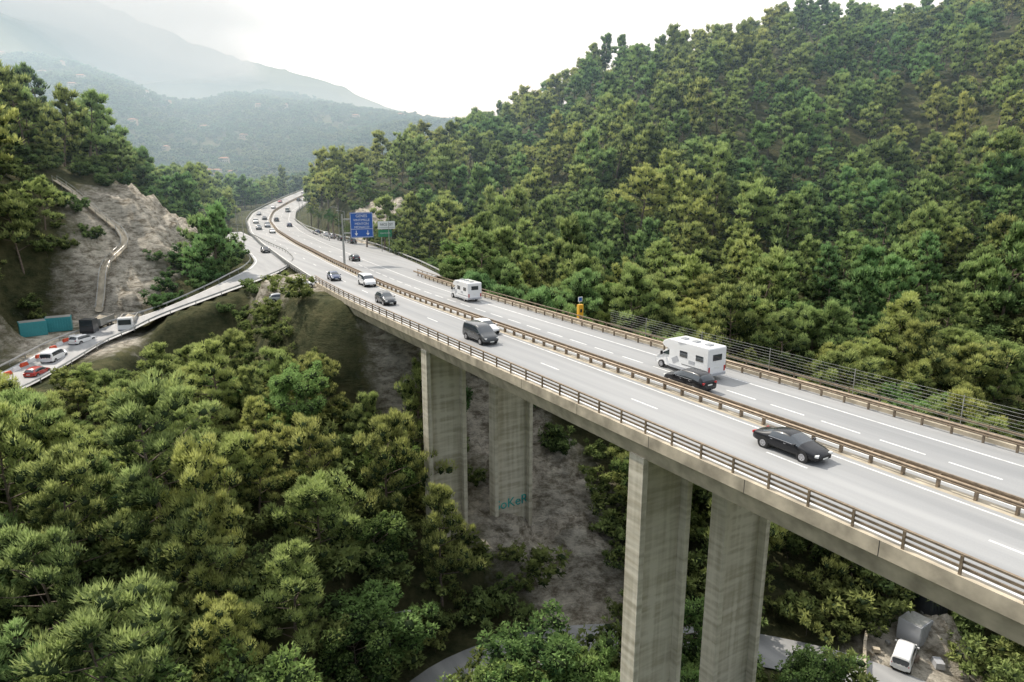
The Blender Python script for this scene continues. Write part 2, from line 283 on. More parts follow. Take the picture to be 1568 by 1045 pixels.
for z in (.62,.90): sweep(b,[(-8.96,z-.06),(-8.96,z+.06),(-8.88,z+.06),(-8.88,z-.06)],-60,ABU+10,st)
sweep(b,[(-9.02,1.17),(-9.02,1.27),(-8.86,1.27),(-8.86,1.17)],-60,ABU+10,st)
for u in np.arange(-60,ABU+10,2.5): post(b,u,-9.0,.28,1.2,.10,.12,st)
b.obj('bridge_railing')
def guard(name,offs,u0,u1,m,side=1,double=False,h=.0):
    b=B()
    for sgn in ((-1,1) if double else (side,)):
        o=offs+sgn*.18
        pr=[(o,.45+h),(o+sgn*.06,.50+h),(o+sgn*.06,.56+h),(o,.60+h),(o+sgn*.06,.66+h),(o+sgn*.06,.72+h),(o,.77+h),(o-sgn*.02,.77+h),(o-sgn*.02,.45+h)]
        sweep(b,pr,u0,u1,m)
    for u in np.arange(u0,u1,2.0 if u0<200 else 4): post(b,u,offs,-.1,.72+h,.3 if double else .16,.12,m)
    return b.obj(name)
guard('median_guardrail',0,-60,640,st,double=True,h=.05)
b=B(); sweep(b,[(-.05,.9),(-.05,.99),(.05,.99),(.05,.9)],-60,640,st)
for u in np.arange(-60,400,4): post(b,u,0,.6,.95,.08,.08,st)
b.obj('median_top_rail')
guard('roadside_guardrail',9.55,-60,118,st,side=-1,h=.1)
guard('roadside_guardrail',-9.3,ABU+10,640,M['galv'],side=1)
guard('roadside_guardrail',10.3,200,640,M['galv'],side=-1)
b=B(); sweep(b,[(10.0,1.0),(10.0,1.1),(10.12,1.1),(10.12,1.0)],-60,118,st); sweep(b,[(10.02,.6),(10.02,.68),(10.1,.68),(10.1,.6)],-60,118,st)
for u in np.arange(-60,118,2.5): post(b,u,10.05,.28,1.1,.08,.1,st)
b.obj('bridge_railing')
b=B(); fm=M['galv']
for i in range(9):
    z=.5+i*.25; sweep(b,[(10.6,z),(10.6,z+.02),(10.62,z+.02),(10.62,z)],-60,60,fm,step=6)
for u in np.arange(-58,61,8): post(b,u,10.6,.0,2.6,.045,.045,fm)
b.obj('wire_fence')
def rguard(q,o,name,m):
    b=B(); r=off(q,o); t=np.gradient(r[:,:2],axis=0); vs=[];fs=[]
    prof=[(-.03,.45),(.03,.52),(-.02,.6),(.03,.68),(-.03,.75)]
    tt=t/np.hypot(t[:,0],t[:,1])[:,None]
    for i,p in enumerate(r):
        for dx,dz in prof: vs.append((p[0]-tt[i,1]*dx,p[1]+tt[i,0]*dx,p[2]+dz))
        if i:
            for j in range(4): a=(i-1)*5+j; fs.append((a,a+1,a+6,a+5))
        if i%2==0: b.box((p[0],p[1],p[2]+.3),(.1,.1,.8),m)
    b.add(vs,fs,m); b.obj(name)
rguard(slip,-4.6,'slip_guardrail',M['galv']); rguard(slip[10:],4.4,'slip_guardrail',M['galv']); rguard(exitr,-5.4,'exit_guardrail',M['galv'])
# ------------------------------------------------------------------ foliage prototypes
def ico():
    bm=bmesh.new(); bmesh.ops.create_icosphere(bm,subdivisions=1,radius=1); v=np.array([x.co[:] for x in bm.verts]); f=np.array([[q.index for q in x.verts] for x in bm.faces]); bm.free(); return v,f
IV,IF=ico()
def blades(C,D,l,w):
    n=len(C); D=D/np.linalg.norm(D,axis=1)[:,None]; r=RNG.normal(size=(n,3)); s=np.cross(D,r); s/=np.linalg.norm(s,axis=1)[:,None]+1e-9
    l=(l*RNG.uniform(.6,1.3,n))[:,None]; w=(w*RNG.uniform(.7,1.3,n))[:,None]
    v=np.stack([C-s*w-D*l*.3,C+s*w-D*l*.3,C+D*l*.7],1).reshape(-1,3); f=np.arange(3*n).reshape(n,3); return v,f
def make_tree(coll,name,h,rw,nl,ncl,ntuft,tl,tw,clr,leaf,kind='pine',seed=0,core=.45):
    rs=np.random.default_rng(seed); b=B()
    lean=rs.normal(0,.05,2)*h; pts=[Vector((lean[0]*t*t+.15*math.sin(t*5+seed),lean[1]*t*t+.15*math.cos(t*4+seed),h*t*.95)) for t in np.linspace(0,1,7)]
    pts[0]=Vector((0,0,-1.5)); R0=h*.016
    for i in range(6): b.cyl(pts[i],pts[i+1],R0*(1-i/6.5),R0*(1-(i+1)/6.5),M['bark'],6,False)
    cen=[]; ph=rs.uniform(0,6.28)
    for i in range(nl):
        t=.26+.70*(i+.5)/nl if kind=='pine' else .3+.62*(i+.5)/nl
        ang=i*2.4+rs.uniform(-.5,.5)
        if kind=='pine': prof=min(1,(1.08-t)/.6)**.8*(.65+.35*min(1,(t-.1)/.25))*(1+.25*math.sin(ang+ph))
        else: prof=math.sin(min(1,(t-.12)/.9)*math.pi)**.5
        ln=rw*prof*rs.uniform(.55,1.15)
        k=t*6; j=int(k); base=pts[j].lerp(pts[min(6,j+1)],k-j)
        up=rs.uniform(.2,.6)+ (t-.4)*.7
        end=base+Vector((math.cos(ang)*ln,math.sin(ang)*ln,ln*up)); mid=base.lerp(end,.5)+Vector((0,0,-.05*ln))
        b.cyl(base,mid,R0*.32,R0*.2,M['bark'],4,False); b.cyl(mid,end,R0*.2,R0*.08,M['bark'],4,False)
        for q in range(ncl):
            f=.4+.65*(q+.7)/ncl; p=base.lerp(end,f); sp=.30*ln*(1-.3*f)
            cen.append((p.x+rs.normal(0,sp*.5),p.y+rs.normal(0,sp*.5),p.z+rs.normal(0,.3)+.1, clr*rs.uniform(.45,1.2)))
    cen.append((pts[-1].x,pts[-1].y,pts[-1].z+.3,clr*.6)); cen.append((pts[-1].x,pts[-1].y,pts[-1].z-.6,clr*1.0))
    cen=np.array(cen); n=len(cen)
    u=RNG.normal(size=(n,ntuft,3)); u/=np.linalg.norm(u,axis=2)[...,None]; rad_=RNG.uniform(.35,1,(n,ntuft,1))**.5
    if kind=='pine': u[...,2]=np.where(u[...,2]<-.3,-u[...,2],u[...,2])
    sq=np.array([1,1,1.0 if kind=='pine' else .8]); Cc=cen[:,None,:3]+u*rad_*cen[:,None,3:4]*sq
    D=u*np.array([.8,.8,.5])+np.array([0,0,.85 if kind=='pine' else .1])+RNG.normal(0,.22 if kind=='pine' else .4,u.shape)
    rout=np.hypot(Cc[...,0],Cc[...,1])/rw
    tip=np.clip(.12+.5*np.clip(u[...,2],-.4,1)*rad_[...,0]+.35*(Cc[...,2]/h-.4)+.22*rout+RNG.normal(0,.15,(n,ntuft)),0,1)  # lighter upward and outward: new growth plus sunlit tops put into the colour
    v,f=blades(Cc.reshape(-1,3),D.reshape(-1,3),tl,tw); tipv=np.repeat(tip.ravel(),3)
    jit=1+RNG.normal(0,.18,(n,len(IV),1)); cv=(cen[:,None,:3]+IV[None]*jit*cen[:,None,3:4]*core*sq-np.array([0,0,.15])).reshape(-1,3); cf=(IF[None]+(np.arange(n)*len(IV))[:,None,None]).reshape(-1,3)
    bv=np.array(b.v); bf=[]
    for q in b.f:
        for k in range(1,len(q)-1): bf.append((q[0],q[k],q[k+1]))
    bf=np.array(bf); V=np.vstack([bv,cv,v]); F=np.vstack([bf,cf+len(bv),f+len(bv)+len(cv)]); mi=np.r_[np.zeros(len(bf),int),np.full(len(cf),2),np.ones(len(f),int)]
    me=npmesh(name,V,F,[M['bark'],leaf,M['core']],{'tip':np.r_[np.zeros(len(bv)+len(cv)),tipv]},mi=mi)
    o=bpy.data.objects.new(name,me); coll.objects.link(o); return o
def coll(n): return bpy.data.collections.new(n)
CN=coll('pine_near'); CMd=coll('pine_mid'); CF=coll('tree_far'); CBr=coll('broadleaf_near'); CSh=coll('shrubs')
PH=[13,15,12,14.5,13.5,11.5,14,16]; PR=[4.6,4.0,4.9,3.3,4.4,4.2,3.7,3.6]
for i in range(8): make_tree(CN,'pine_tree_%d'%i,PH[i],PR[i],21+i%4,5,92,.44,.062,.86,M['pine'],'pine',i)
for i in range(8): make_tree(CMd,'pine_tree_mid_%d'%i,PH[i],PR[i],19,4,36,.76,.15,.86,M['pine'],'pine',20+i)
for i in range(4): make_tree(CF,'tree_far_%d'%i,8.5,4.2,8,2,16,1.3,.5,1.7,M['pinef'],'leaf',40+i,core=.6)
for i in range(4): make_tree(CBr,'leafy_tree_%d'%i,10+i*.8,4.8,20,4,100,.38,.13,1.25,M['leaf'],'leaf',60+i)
for i in range(4): make_tree(CSh,'shrub_%d'%i,1.9,1.8,8,2,45,.36,.11,.62,M['shrub'],'leaf',80+i)
def scatter(name,C,pts,rots,scl,idx):
    n=len(pts)
    me=bpy.data.meshes.new(name); me.vertices.add(n); me.vertices.foreach_set('co',np.asarray(pts,np.float32).ravel())
    a=me.attributes.new('rot','FLOAT_VECTOR','POINT'); a.data.foreach_set('vector',np.asarray(rots,np.float32).ravel())
    a=me.attributes.new('scl','FLOAT_VECTOR','POINT'); a.data.foreach_set('vector',np.asarray(scl,np.float32).ravel())
    a=me.attributes.new('idx','INT','POINT'); a.data.foreach_set('value',np.asarray(idx,np.int32))
    o=bpy.data.objects.new(name,me); COL.objects.link(o)
    ng=bpy.data.node_groups.new(name+'_scatter','GeometryNodeTree'); ng.interface.new_socket('Geometry',in_out='INPUT',socket_type='NodeSocketGeometry'); ng.interface.new_socket('Geometry',in_out='OUTPUT',socket_type='NodeSocketGeometry')
    N=ng.nodes.new;L=ng.links.new; gi=N('NodeGroupInput');go=N('NodeGroupOutput'); ip=N('GeometryNodeInstanceOnPoints'); ci=N('GeometryNodeCollectionInfo'); ci.inputs['Collection'].default_value=C; ci.inputs['Separate Children'].default_value=True; ci.inputs['Reset Children'].default_value=True
    def na(nm,t):
        k=N('GeometryNodeInputNamedAttribute'); k.data_type=t; k.inputs['Name'].default_value=nm; return [s for s in k.outputs if s.enabled and s.name=='Attribute'][0]
    er=N('FunctionNodeEulerToRotation'); L(na('rot','FLOAT_VECTOR'),er.inputs[0]); ip.inputs['Pick Instance'].default_value=True
    mp_=N('GeometryNodeMeshToPoints'); L(gi.outputs[0],mp_.inputs[0]); L(mp_.outputs[0],ip.inputs['Points'])
    L(ci.outputs[0],ip.inputs['Instance']); L(er.outputs[0],ip.inputs['Rotation']); L(na('scl','FLOAT_VECTOR'),ip.inputs['Scale']); L(na('idx','INT'),ip.inputs['Instance Index']); L(ip.outputs[0],go.inputs[0])
    md=o.modifiers.new('scatter','NODES'); md.node_group=ng; return o
def cand(r0,r1,cell,azl=-56,azr=56):
    X,Y=np.meshgrid(np.arange(-r1,r1,cell),np.arange(-60,r1,cell)); X=X.ravel()+RNG.uniform(-.5,.5,X.size)*cell; Y=Y.ravel()+RNG.uniform(-.5,.5,X.size)*cell
    r=np.hypot(X,Y); a=np.degrees(np.arctan2(X,Y)); k=(r>=r0)&(r<r1)&(a>azl)&(a<azr); return X[k],Y[k]
NOTREE=[(-71,104,13,22),(4,76,12,12),(9,84,8,12),(-42,124,9,18),(-62,128,10,9),(-38,103,8,8),(42,63,9,9),(36,52,6,8)]
def ok(X,Y,hh,Zg,small=False):
    k=np.ones(X.shape,bool); s=X*N2[0]+Y*N2[1]; u=X*D2[0]+Y*D2[1]
    m=1.2 if small else 3.6
    for path,cl in ((main,10.5+m),(slip,5.0+m),(exitr,5.5+m),(works,6+m),(drain,1.6+m*.6),(valley,3.0+m*.5)):
        d,_=near_path(X,Y,path); k&=d>cl
    ub=(u<112)&(s>27.5-m*.3)&(s<52+m*.3); k&=~(ub&(Zg+hh>-5))
    for uc in (69.6,33.6,-2.4): k&=~((np.abs(u-uc)<2+m*.5)&(s>30-m*.5)&(s<47+m*.5))
    k&=bare(X,Y)<(.75 if small else .15)
    k&=~((s>36)&(u>112)&(u<215)&(s<62)&(Zg>-2))
    if not small:
        for cx,cy,rx,ry in NOTREE: k&=np.hypot((X-cx)/rx,(Y-cy)/ry)>1
        k&=~((s<31)&(s>8)&(u>70)&(u<135)&(Zg+hh>-2))
    q=X/np.maximum(Y,1); k&=~((q<-.44)&(q>-.80)&(Y>55)&(Y<118)&(Zg+hh>17-np.where(q<-.53,.275,.225)*Y))
    k&=np.hypot(X,Y)>9
    return k
def place(name,C,nv,X,Y,h,smin,smax,small=False,prob=None,sink=.4,tilt=.07):
    Zg=H(X,Y); sc=smin+(smax-smin)*RNG.beta(1.6,1.6,X.size); k=ok(X,Y,h*sc,Zg,small)
    if not small and prob is None:
        sc2=np.where(k,sc,sc*.6); k=ok(X,Y,h*sc2,Zg,small); sc=sc2
    if prob is not None: k&=RNG.uniform(size=X.size)<prob(X,Y)
    X,Y,Zg,sc=X[k],Y[k],Zg[k],sc[k]; n=len(X)
    rot=np.stack([RNG.normal(0,tilt,n),RNG.normal(0,tilt,n),RNG.uniform(0,6.28,n)],1); scl=np.stack([sc*RNG.uniform(.8,1.2,n),sc*RNG.uniform(.8,1.2,n),sc],1)
    return scatter(name,C,np.stack([X,Y,Zg-sink],1),rot,scl,RNG.integers(0,nv,n))
def brf(X,Y):
    z=H(X,Y,False); s=X*N2[0]+Y*N2[1]; return np.clip((-22-z)/10,0,.8)*(s<60)+.06
X1,Y1=cand(12,130,6.6); sel=RNG.uniform(size=X1.size)<brf(X1,Y1)
place('pine_forest',CN,8,X1[~sel],Y1[~sel],13,.55,1.3,sink=.8)
place('broadleaf_wood',CBr,4,X1[sel],Y1[sel],11,.6,1.15)
X1,Y1=cand(130,480,8.6); place('pine_forest',CMd,8,X1,Y1,13,.5,1.45,sink=.8)
X1,Y1=cand(480,2000,12,-50,20)
def fp(X,Y):
    v=np.sin(X/60+np.sin(Y/90))*np.cos(Y/70+np.sin(X/50)); return np.where(v>.55,.35,.97)
place('distant_forest',CF,4,X1,Y1,9,.7,1.7,prob=fp)
X1,Y1=cand(14,90,3.1); place('undergrowth',CSh,4,X1,Y1,2,.6,1.9,small=True,sink=.2)
X1,Y1=cand(90,230,4.4); place('undergrowth',CSh,4,X1,Y1,2,.6,1.8,small=True,sink=.2)
# ------------------------------------------------------------------ vehicles
KINDS={
'sedan':dict(L=4.9,W=.93,st=[(-2.45,.60,.63,.70,.5),(-2.38,.88,.96,.84,.66),(-1.75,.93,1.03,.91,.66),(-1.05,.94,1.33,.93,.56),(-.35,.94,1.42,.93,.6),(.3,.93,1.41,.93,.6),(1.15,.91,1.0,.92,.7),(1.9,.80,.88,.89,.62),(2.32,.66,.72,.78,.5),(2.45,.48,.52,.66,.4)],side=(3,6),rear=2,front=5,wb=(-1.45,1.45),r=.34),
'suv':dict(L=4.6,W=.93,st=[(-2.3,.70,.75,.78,.6),(-2.22,1.02,1.1,.88,.7),(-1.85,1.05,1.58,.92,.64),(-1.2,1.05,1.66,.93,.66),(-.3,1.04,1.67,.93,.67),(.35,1.03,1.62,.93,.65),(1.05,1.0,1.1,.92,.72),(1.75,.92,1.0,.9,.66),(2.2,.75,.82,.8,.55),(2.3,.55,.6,.68,.45)],side=(2,6),rear=1,front=5,wb=(-1.35,1.4),r=.37),
'hatch':dict(L=4.1,W=.88,st=[(-2.05,.62,.66,.72,.55),(-1.98,.92,1.0,.82,.65),(-1.6,.95,1.36,.87,.6),(-1.0,.95,1.47,.88,.62),(-.3,.94,1.50,.88,.62),(.3,.93,1.44,.88,.6),(1.05,.9,.98,.87,.66),(1.6,.8,.88,.84,.6),(1.95,.65,.7,.74,.5),(2.05,.48,.52,.62,.4)],side=(2,6),rear=1,front=5,wb=(-1.25,1.3),r=.33),
'van':dict(L=5.1,W=.98,st=[(-2.55,.8,.9,.86,.75),(-2.5,1.1,1.75,.95,.8),(-2.35,1.15,1.92,.97,.82),(-1.0,1.15,1.97,.98,.83),(.2,1.14,1.97,.98,.83),(.9,1.12,1.88,.98,.8),(1.65,1.08,1.2,.96,.8),(2.15,.98,1.05,.92,.72),(2.48,.8,.86,.85,.6),(2.55,.55,.6,.72,.5)],side=(2,6),rear=0,front=5,wb=(-1.6,1.6),r=.36)}
def wheels(b,wb,r,w,dual=None):
    for x in wb:
        for sy in (-1,1):
            y=sy*w; b.cyl((x,y-sy*.22,r),(x,y+sy*.012,r),r,r,M['black'],20); b.cyl((x,y+sy*.013,r),(x,y+sy*.02,r),r*.66,r*.6,M['rim'],14)
            for q in range(5):
                a=q*1.2566; b.box((x+math.cos(a)*r*.36,y+sy*.026,r+math.sin(a)*r*.36),(.05,.012,.05),M['black'])
def car(name,kind,col,u,s_off,dirn=1,world=None):
    k=KINDS[kind]
    if world: loc,hd=Vector(world[:3]),world[3]
    else: loc=P(u,s_off,.008); hd=head(u)+(0 if dirn>0 else math.pi)
    e=empty(name,loc,hd); pt=P_[col]; b=B(); st=k['st']; n=len(st); vs=[]
    for x,zb,zt,wb_,wt in st:
        zl=.24 if abs(x)<k['L']/2-.1 else .34
        half=[(wb_*.88,zl),(wb_,zl+.16),(wb_*1.0,zb*.5+zl*.5+.05),(wb_*.985,zb),(wt+.02,zt-.04),(wt*.75,zt+.01)]
        vs+=[(x,y,z) for y,z in half]+[(x,0,zt+.03)]+[(x,-y,z) for y,z in reversed(half)]+[(x,0,zl)]
    m=14
    for i in range(n-1):
        for j in range(m):
            a=i*m+j;c_=i*m+(j+1)%m; mt=pt
            isSide=j in (3,8); isTop=j in (4,5,6,7)
            if isSide and k['side'][0]<=i<k['side'][1]: mt=M['glass']
            if isTop and (i==k['rear'] or i==k['front']): mt=M['glass']
            if j in(0,11,12,13): mt=M['black']
            b.add([vs[a],vs[c_],vs[c_+m],vs[a+m]],[(0,1,2,3)],mt)
    b.add(vs[:m],[tuple(range(m))],pt); b.add(vs[-m:],[tuple(range(m))[::-1]],pt)
    o=b.obj('body',e,smooth=True)
    bm=bmesh.new(); bm.from_mesh(o.data); bmesh.ops.remove_doubles(bm,verts=bm.verts,dist=.0005); bmesh.ops.recalc_face_normals(bm,faces=bm.faces); bm.to_mesh(o.data); bm.free()
    md=o.modifiers.new('s','SUBSURF'); md.levels=2; md.render_levels=2
    b=B(); wheels(b,k['wb'],k['r'],k['W']); W=k['W']; Lh=k['L']/2
    for x in k['wb']:
        for sy in(-1,1): b.cyl((x,sy*(W-.03),k['r']+.02),(x,sy*(W+.004),k['r']+.02),k['r']+.07,k['r']+.07,M['black'],20)
    b.obj('wheels',e)
    b=B(); zf=st[-2][1]; zr=st[1][1]
    for sy in(-1,1):
        b.box((Lh-.17,sy*W*.66,zf-.04),(.22,.34,.13),M['lamp'],Matrix.Rotation(-sy*.45,3,'Z'))
        b.box((-Lh+.1,sy*W*.68,zr-.08),(.12,.34,.16),M['red'],Matrix.Rotation(sy*.25,3,'Z'))
        xm=st[k['front']+1][0]-.25; b.box((xm,sy*(W+.09),st[k['front']+1][1]+.06),(.14,.2,.14),pt)
        for xx in (.25,-.75): b.box((xx-.1,sy*(W*.985),st[4][1]-.13),(.16,.03,.025),M['rim'])
        b.box((-.05,sy*(W*.955),st[4][1]+.0),(2.1,.02,.025),M['rim'])
    b.box((Lh-.02,0,.42),(.04,1.1,.16),M['black']); b.box((Lh+.005,0,.42),(.02,.5,.1),M['plate']); b.box((-Lh-.0,0,zr-.22),(.03,.5,.11),M['plate'])
    b.obj('lights_and_trim',e,bevel=.01); return e
def motorhome(name,u,s_off,Lb=4.7,Hb=2.95,W=1.12,big=True):
    e=empty(name,P(u,s_off,.008),head(u)); wp=P_['white']; L=Lb+1.9
    b=B(); x0=-L/2; x1=x0+Lb
    pr=[(x0,.45),(x0,Hb-.12),(x0+.14,Hb),(x1+.1,Hb),(x1+.75,Hb-.28),(x1+.95,Hb-.62),(x1+.55,Hb-.86),(x1,Hb-.95),(x1,.45)] if big else [(x0,.45),(x0,Hb-.12),(x0+.12,Hb),(x1,Hb),(x1+.5,Hb-.3),(x1+.8,Hb-.75),(x1,Hb-.8),(x1,.45)]
    n=len(pr); vs=[(x,-W,z) for x,z in pr]+[(x,W,z) for x,z in pr]
    b.add(vs,[tuple(range(n))[::-1],tuple(range(n,2*n))]+[(i,(i+1)%n,n+(i+1)%n,n+i) for i in range(n)],wp); o=b.obj('shell',e,bevel=.06)
    bm=bmesh.new(); bm.from_mesh(o.data); bmesh.ops.recalc_face_normals(bm,faces=bm.faces); bm.to_mesh(o.data); bm.free()
    b=B(); w=.98; cab=[(x1+.002,.35),(x1+.002,Hb-.96),(x1+.5,Hb-1.0),(x1+1.15,1.35),(x1+1.75,1.1),(x1+1.9,.8),(x1+1.9,.35)]
    n=len(cab); wd=[w,w*.86,w*.84,w,w*.94,w*.88,w*.88]
    vs=[(x,-q,z) for (x,z),q in zip(cab,wd)]+[(x,q,z) for (x,z),q in zip(cab,wd)]
    b.add(vs,[tuple(range(n))[::-1],tuple(range(n,2*n))]+[(i,(i+1)%n,n+(i+1)%n,n+i) for i in range(n) if i!=2],wp); b.add([vs[2],vs[3],vs[n+3],vs[n+2]],[(0,1,2,3)],M['glass'])
    for sy in(-1,1):
        b.add([(x1+.12,sy*(w*.955+.015),1.38),(x1+1.0,sy*(w*.99+.015),1.38),(x1+.48,sy*(w*.86+.02),Hb-1.12),(x1+.12,sy*(w*.88+.02),Hb-1.12)],[(0,1,2,3)],M['glass'])
        b.box((x1+.95,sy*(w+.16),1.45),(.12,.24,.34),M['black']); b.box((x1+1.78,sy*.72,.88),(.16,.3,.26),M['lamp'])
    b.box((x1+1.9,0,.48),(.1,1.7,.24),M['black']); b.obj('cab',e,bevel=.02)
    b=B()
    for sy in(-1,1):
        y=sy*(W+.012)
        for xx,ww,zz,hh in ((x0+1.0,.85,1.85,.5),(x0+2.9,.9,1.85,.55)):
            b.box((xx,y,zz),(ww,.03,hh),M['glass'])
        b.box((x0+2.05,y,1.45),(.62,.016,1.75),P_['silver']) if sy<0 else b.box((x0+1.9,y,1.3),(.7,.02,.3),P_['silver'])
        b.box((x0+1.6,y,.92),(3.0,.01,.06),P_['grey']); b.box((x0+3.9,y,1.15),(.8,.012,.5),P_['silver'],Matrix.Rotation(.5,3,'Y'))
        b.box((x0+Lb/2,sy*(W-.02),.5),(Lb-.1,.08,.25),P_['silver'])
    b.box((x0-.012,0,2.05),(.03,1.1,.55),M['glass']); b.box((x0-.01,0,1.15),(.025,.5,.12),M['plate']); b.box((x0-.04,0,.55),(.12,2.1,.22),P_['silver'])
    for sy in(-1,1): b.box((x0-.015,sy*.95,1.0),(.04,.16,.5),M['red'])
    for xx in (x0+.9,x0+2.4,x0+3.8): b.box((xx,.1,Hb+.06),(.55,.55,.12),P_['silver'])
    b.cyl((x0+.3,.9,Hb-.12),(x0+3.6,.9+.25,Hb-.12),.05,.05,P_['silver'])
    b.obj('windows_and_fittings',e,bevel=.008)
    b=B(); wheels(b,(x0+1.35,x1+1.05),.35,W-.08); b.obj('wheels',e); return e
car('black_sedan_car','sedan','black',25.7,-2.75,-1)
car('black_suv_car','suv','black',39.3,2.1,1)
motorhome('motorhome',42.9,5.7)
motorhome('camper_van',88.5,6.5,Lb=4.2,Hb=2.8,big=False)
car('dark_minivan','van','grey',63.5,-4.6,-1)
car('white_car','hatch','white',67.2,-1.9,-1)
car('dark_car','suv','grey',91,-4.9,-1)
car('white_minivan','van','white',109,-1.9,-1)
car('dark_car','hatch','blue',118,-5.3,-1)
car('grey_car','hatch','grey',146,5.2,1)
for u,o,c_,kd,d in [(236,-2,'white','hatch',-1),(252,-5.5,'grey','suv',-1),(262,-2.2,'silver','van',-1),(283,-5.6,'white','van',-1),(300,-2.2,'black','sedan',-1),(318,-5.5,'silver','hatch',-1),(262,5.5,'blue','hatch',1),(291,2.5,'grey','suv',1),(330,6,'white','van',1),(345,-3,'white','hatch',-1),(372,-5,'red','hatch',-1),(380,3,'black','suv',1),(420,5,'silver','van',1),(430,-4,'white','suv',-1)]:
    car(c_+'_car' if kd!='van' else c_+'_van',kd,c_,u,o,d)
def onpath(q,i,o,dirn=1):
    r=off(q,o); p=r[i]; t=q[i+1]-q[i]; return (p[0],p[1],p[2]+.01,math.atan2(t[1],t[0])+(0 if dirn>0 else math.pi))
car('black_car','hatch','black',0,0,world=onpath(slip,int(len(slip)*.36),0))
for k_,(i,c_) in enumerate([(38,'grey'),(43,'black'),(48,'silver'),(52,'white'),(57,'blue')]): car(c_+'_car','hatch',c_,0,0,world=onpath(exitr,i,-2.5))
# ------------------------------------------------------------------ signs
sg=mat('sign_blue',(.02,.10,.40),.4); sgn=mat('sign_green',(.02,.2,.09),.4); sw=mat('sign_white',(.75,.76,.75),.4); sy_=mat('phone_yellow',(.8,.42,.03),.4)
def textmesh(name,txt,size,parent,loc,rz,m):
    cu_=bpy.data.curves.new(name,'FONT'); cu_.body=txt; cu_.size=size; cu_.align_x='CENTER'; cu_.extrude=.005
    o=bpy.data.objects.new(name,cu_); COL.objects.link(o); dg=bpy.context.evaluated_depsgraph_get(); me=bpy.data.meshes.new_from_object(o.evaluated_get(dg)); bpy.data.objects.remove(o)
    o=bpy.data.objects.new(name,me); me.materials.append(m); COL.objects.link(o); o.parent=parent; o.location=loc; o.rotation_euler=(math.pi/2,0,rz); return o
u=138; hd=head(u)-math.pi/2
e=empty('gantry_direction_sign',P(u,1.2,0),hd)
b=B(); gv=M['galv']; b.cyl((0,0,0),(0,0,10.4),.24,.17,gv,12); b.box((2.7,0,6.6),(5.4,.22,.28),gv); b.box((2.7,0,9.4),(5.4,.22,.28),gv); b.obj('mast',e)
b=B(); b.box((3.9,-.2,8.15),(4.7,.12,5.1),sg)
for zz in (5.72,10.58,7.35): b.box((3.9,-.27,zz),(4.5,.02,.07),sw)
b.box((1.62,-.27,8.15),(.07,.02,4.8),sw); b.box((6.18,-.27,8.15),(.07,.02,4.8),sw)
for xx in (2.7,5.1): b.box((xx,-.275,6.75),(.14,.02,.6),sw); b.add([(xx-.35,-.275,6.5),(xx+.35,-.275,6.5),(xx,-.275,6.0)],[(0,1,2)],sw)
b.obj('panel',e)
for t,z,s_ in (('GENES',9.75,.8),('VINTIMILLE',8.95,.68),('MENTON',8.2,.68),('MONACO',7.5,.68)): textmesh('text',t,s_,e,(3.9,-.28,z),0,sw)
e=empty('roadside_direction_sign',P(163,17.3,-.2),head(163)-math.pi/2)
b=B(); b.box((0,0,6.6),(4.3,.1,1.9),sw); b.box((-.4,0,4.6),(3.4,.1,1.7),sgn); b.box((0,-.06,6.0),(4.1,.02,.06),M['black'])
for x in(-1.3,1.1): b.cyl((x,.1,-1),(x,.1,7.4),.1,.1,gv)
b.obj('panels',e); textmesh('text','NICE EST',.8,e,(0,-.07,6.5),0,M['black']); textmesh('text','TOUTES DIR.',.45,e,(-.4,-.07,4.5),0,sw)
e=empty('emergency_phone',P(66,10.75,.28),head(66)-math.pi/2)
b=B(); b.box((0,0,.1),(.5,.4,.9),gv); b.box((0,0,1.1),(.7,.4,1.7),sy_); b.cyl((0,.1,1.9),(0,.1,2.7),.05,.05,gv); b.box((0,.02,2.6),(.6,.06,.6),sw); b.box((0,-.02,2.6),(.4,.04,.4),sg); b.box((0,-.21,1.2),(.3,.03,.4),M['black']); b.obj('housing',e)
gt=mat('graffiti_teal',(.03,.38,.36),.6,var=.4,scale=1.2); gk=mat('graffiti_outline',(.02,.03,.05),.6)
e=empty('graffiti',P(69.6-.055,42.6-39.6,-24.2),head(69.6)-math.pi/2)
textmesh('outline','SoKeR',1.85,e,(.04,-.01,-.05),0,gk); textmesh('fill','SoKeR',1.8,e,(0,-.03,0),0,gt)
def lamp(x,y,z,h=10,a=0):
    e=empty('street_lamp',(x,y,z),a); b=B(); b.cyl((0,0,0),(0,0,h),.11,.06,gv,8); b.cyl((0,0,h),(1.6,0,h+.35),.05,.04,gv,6); b.box((1.9,0,h+.34),(.75,.26,.12),gv); b.obj('pole_and_head',e)
for u,o,a in [(190,13,3.6),(215,16,3.6),(245,15,3.6),(270,13,3.6),(300,12,3.6),(335,12,3.6),(160,17,3.6),(230,-13,0),(280,-12,0),(200,-13,.2)]: p=P(u,o,-.3); lamp(p.x,p.y,p.z,9,a)
lamp(-12.5,61,float(H(-12.5,61)),7.5,0)
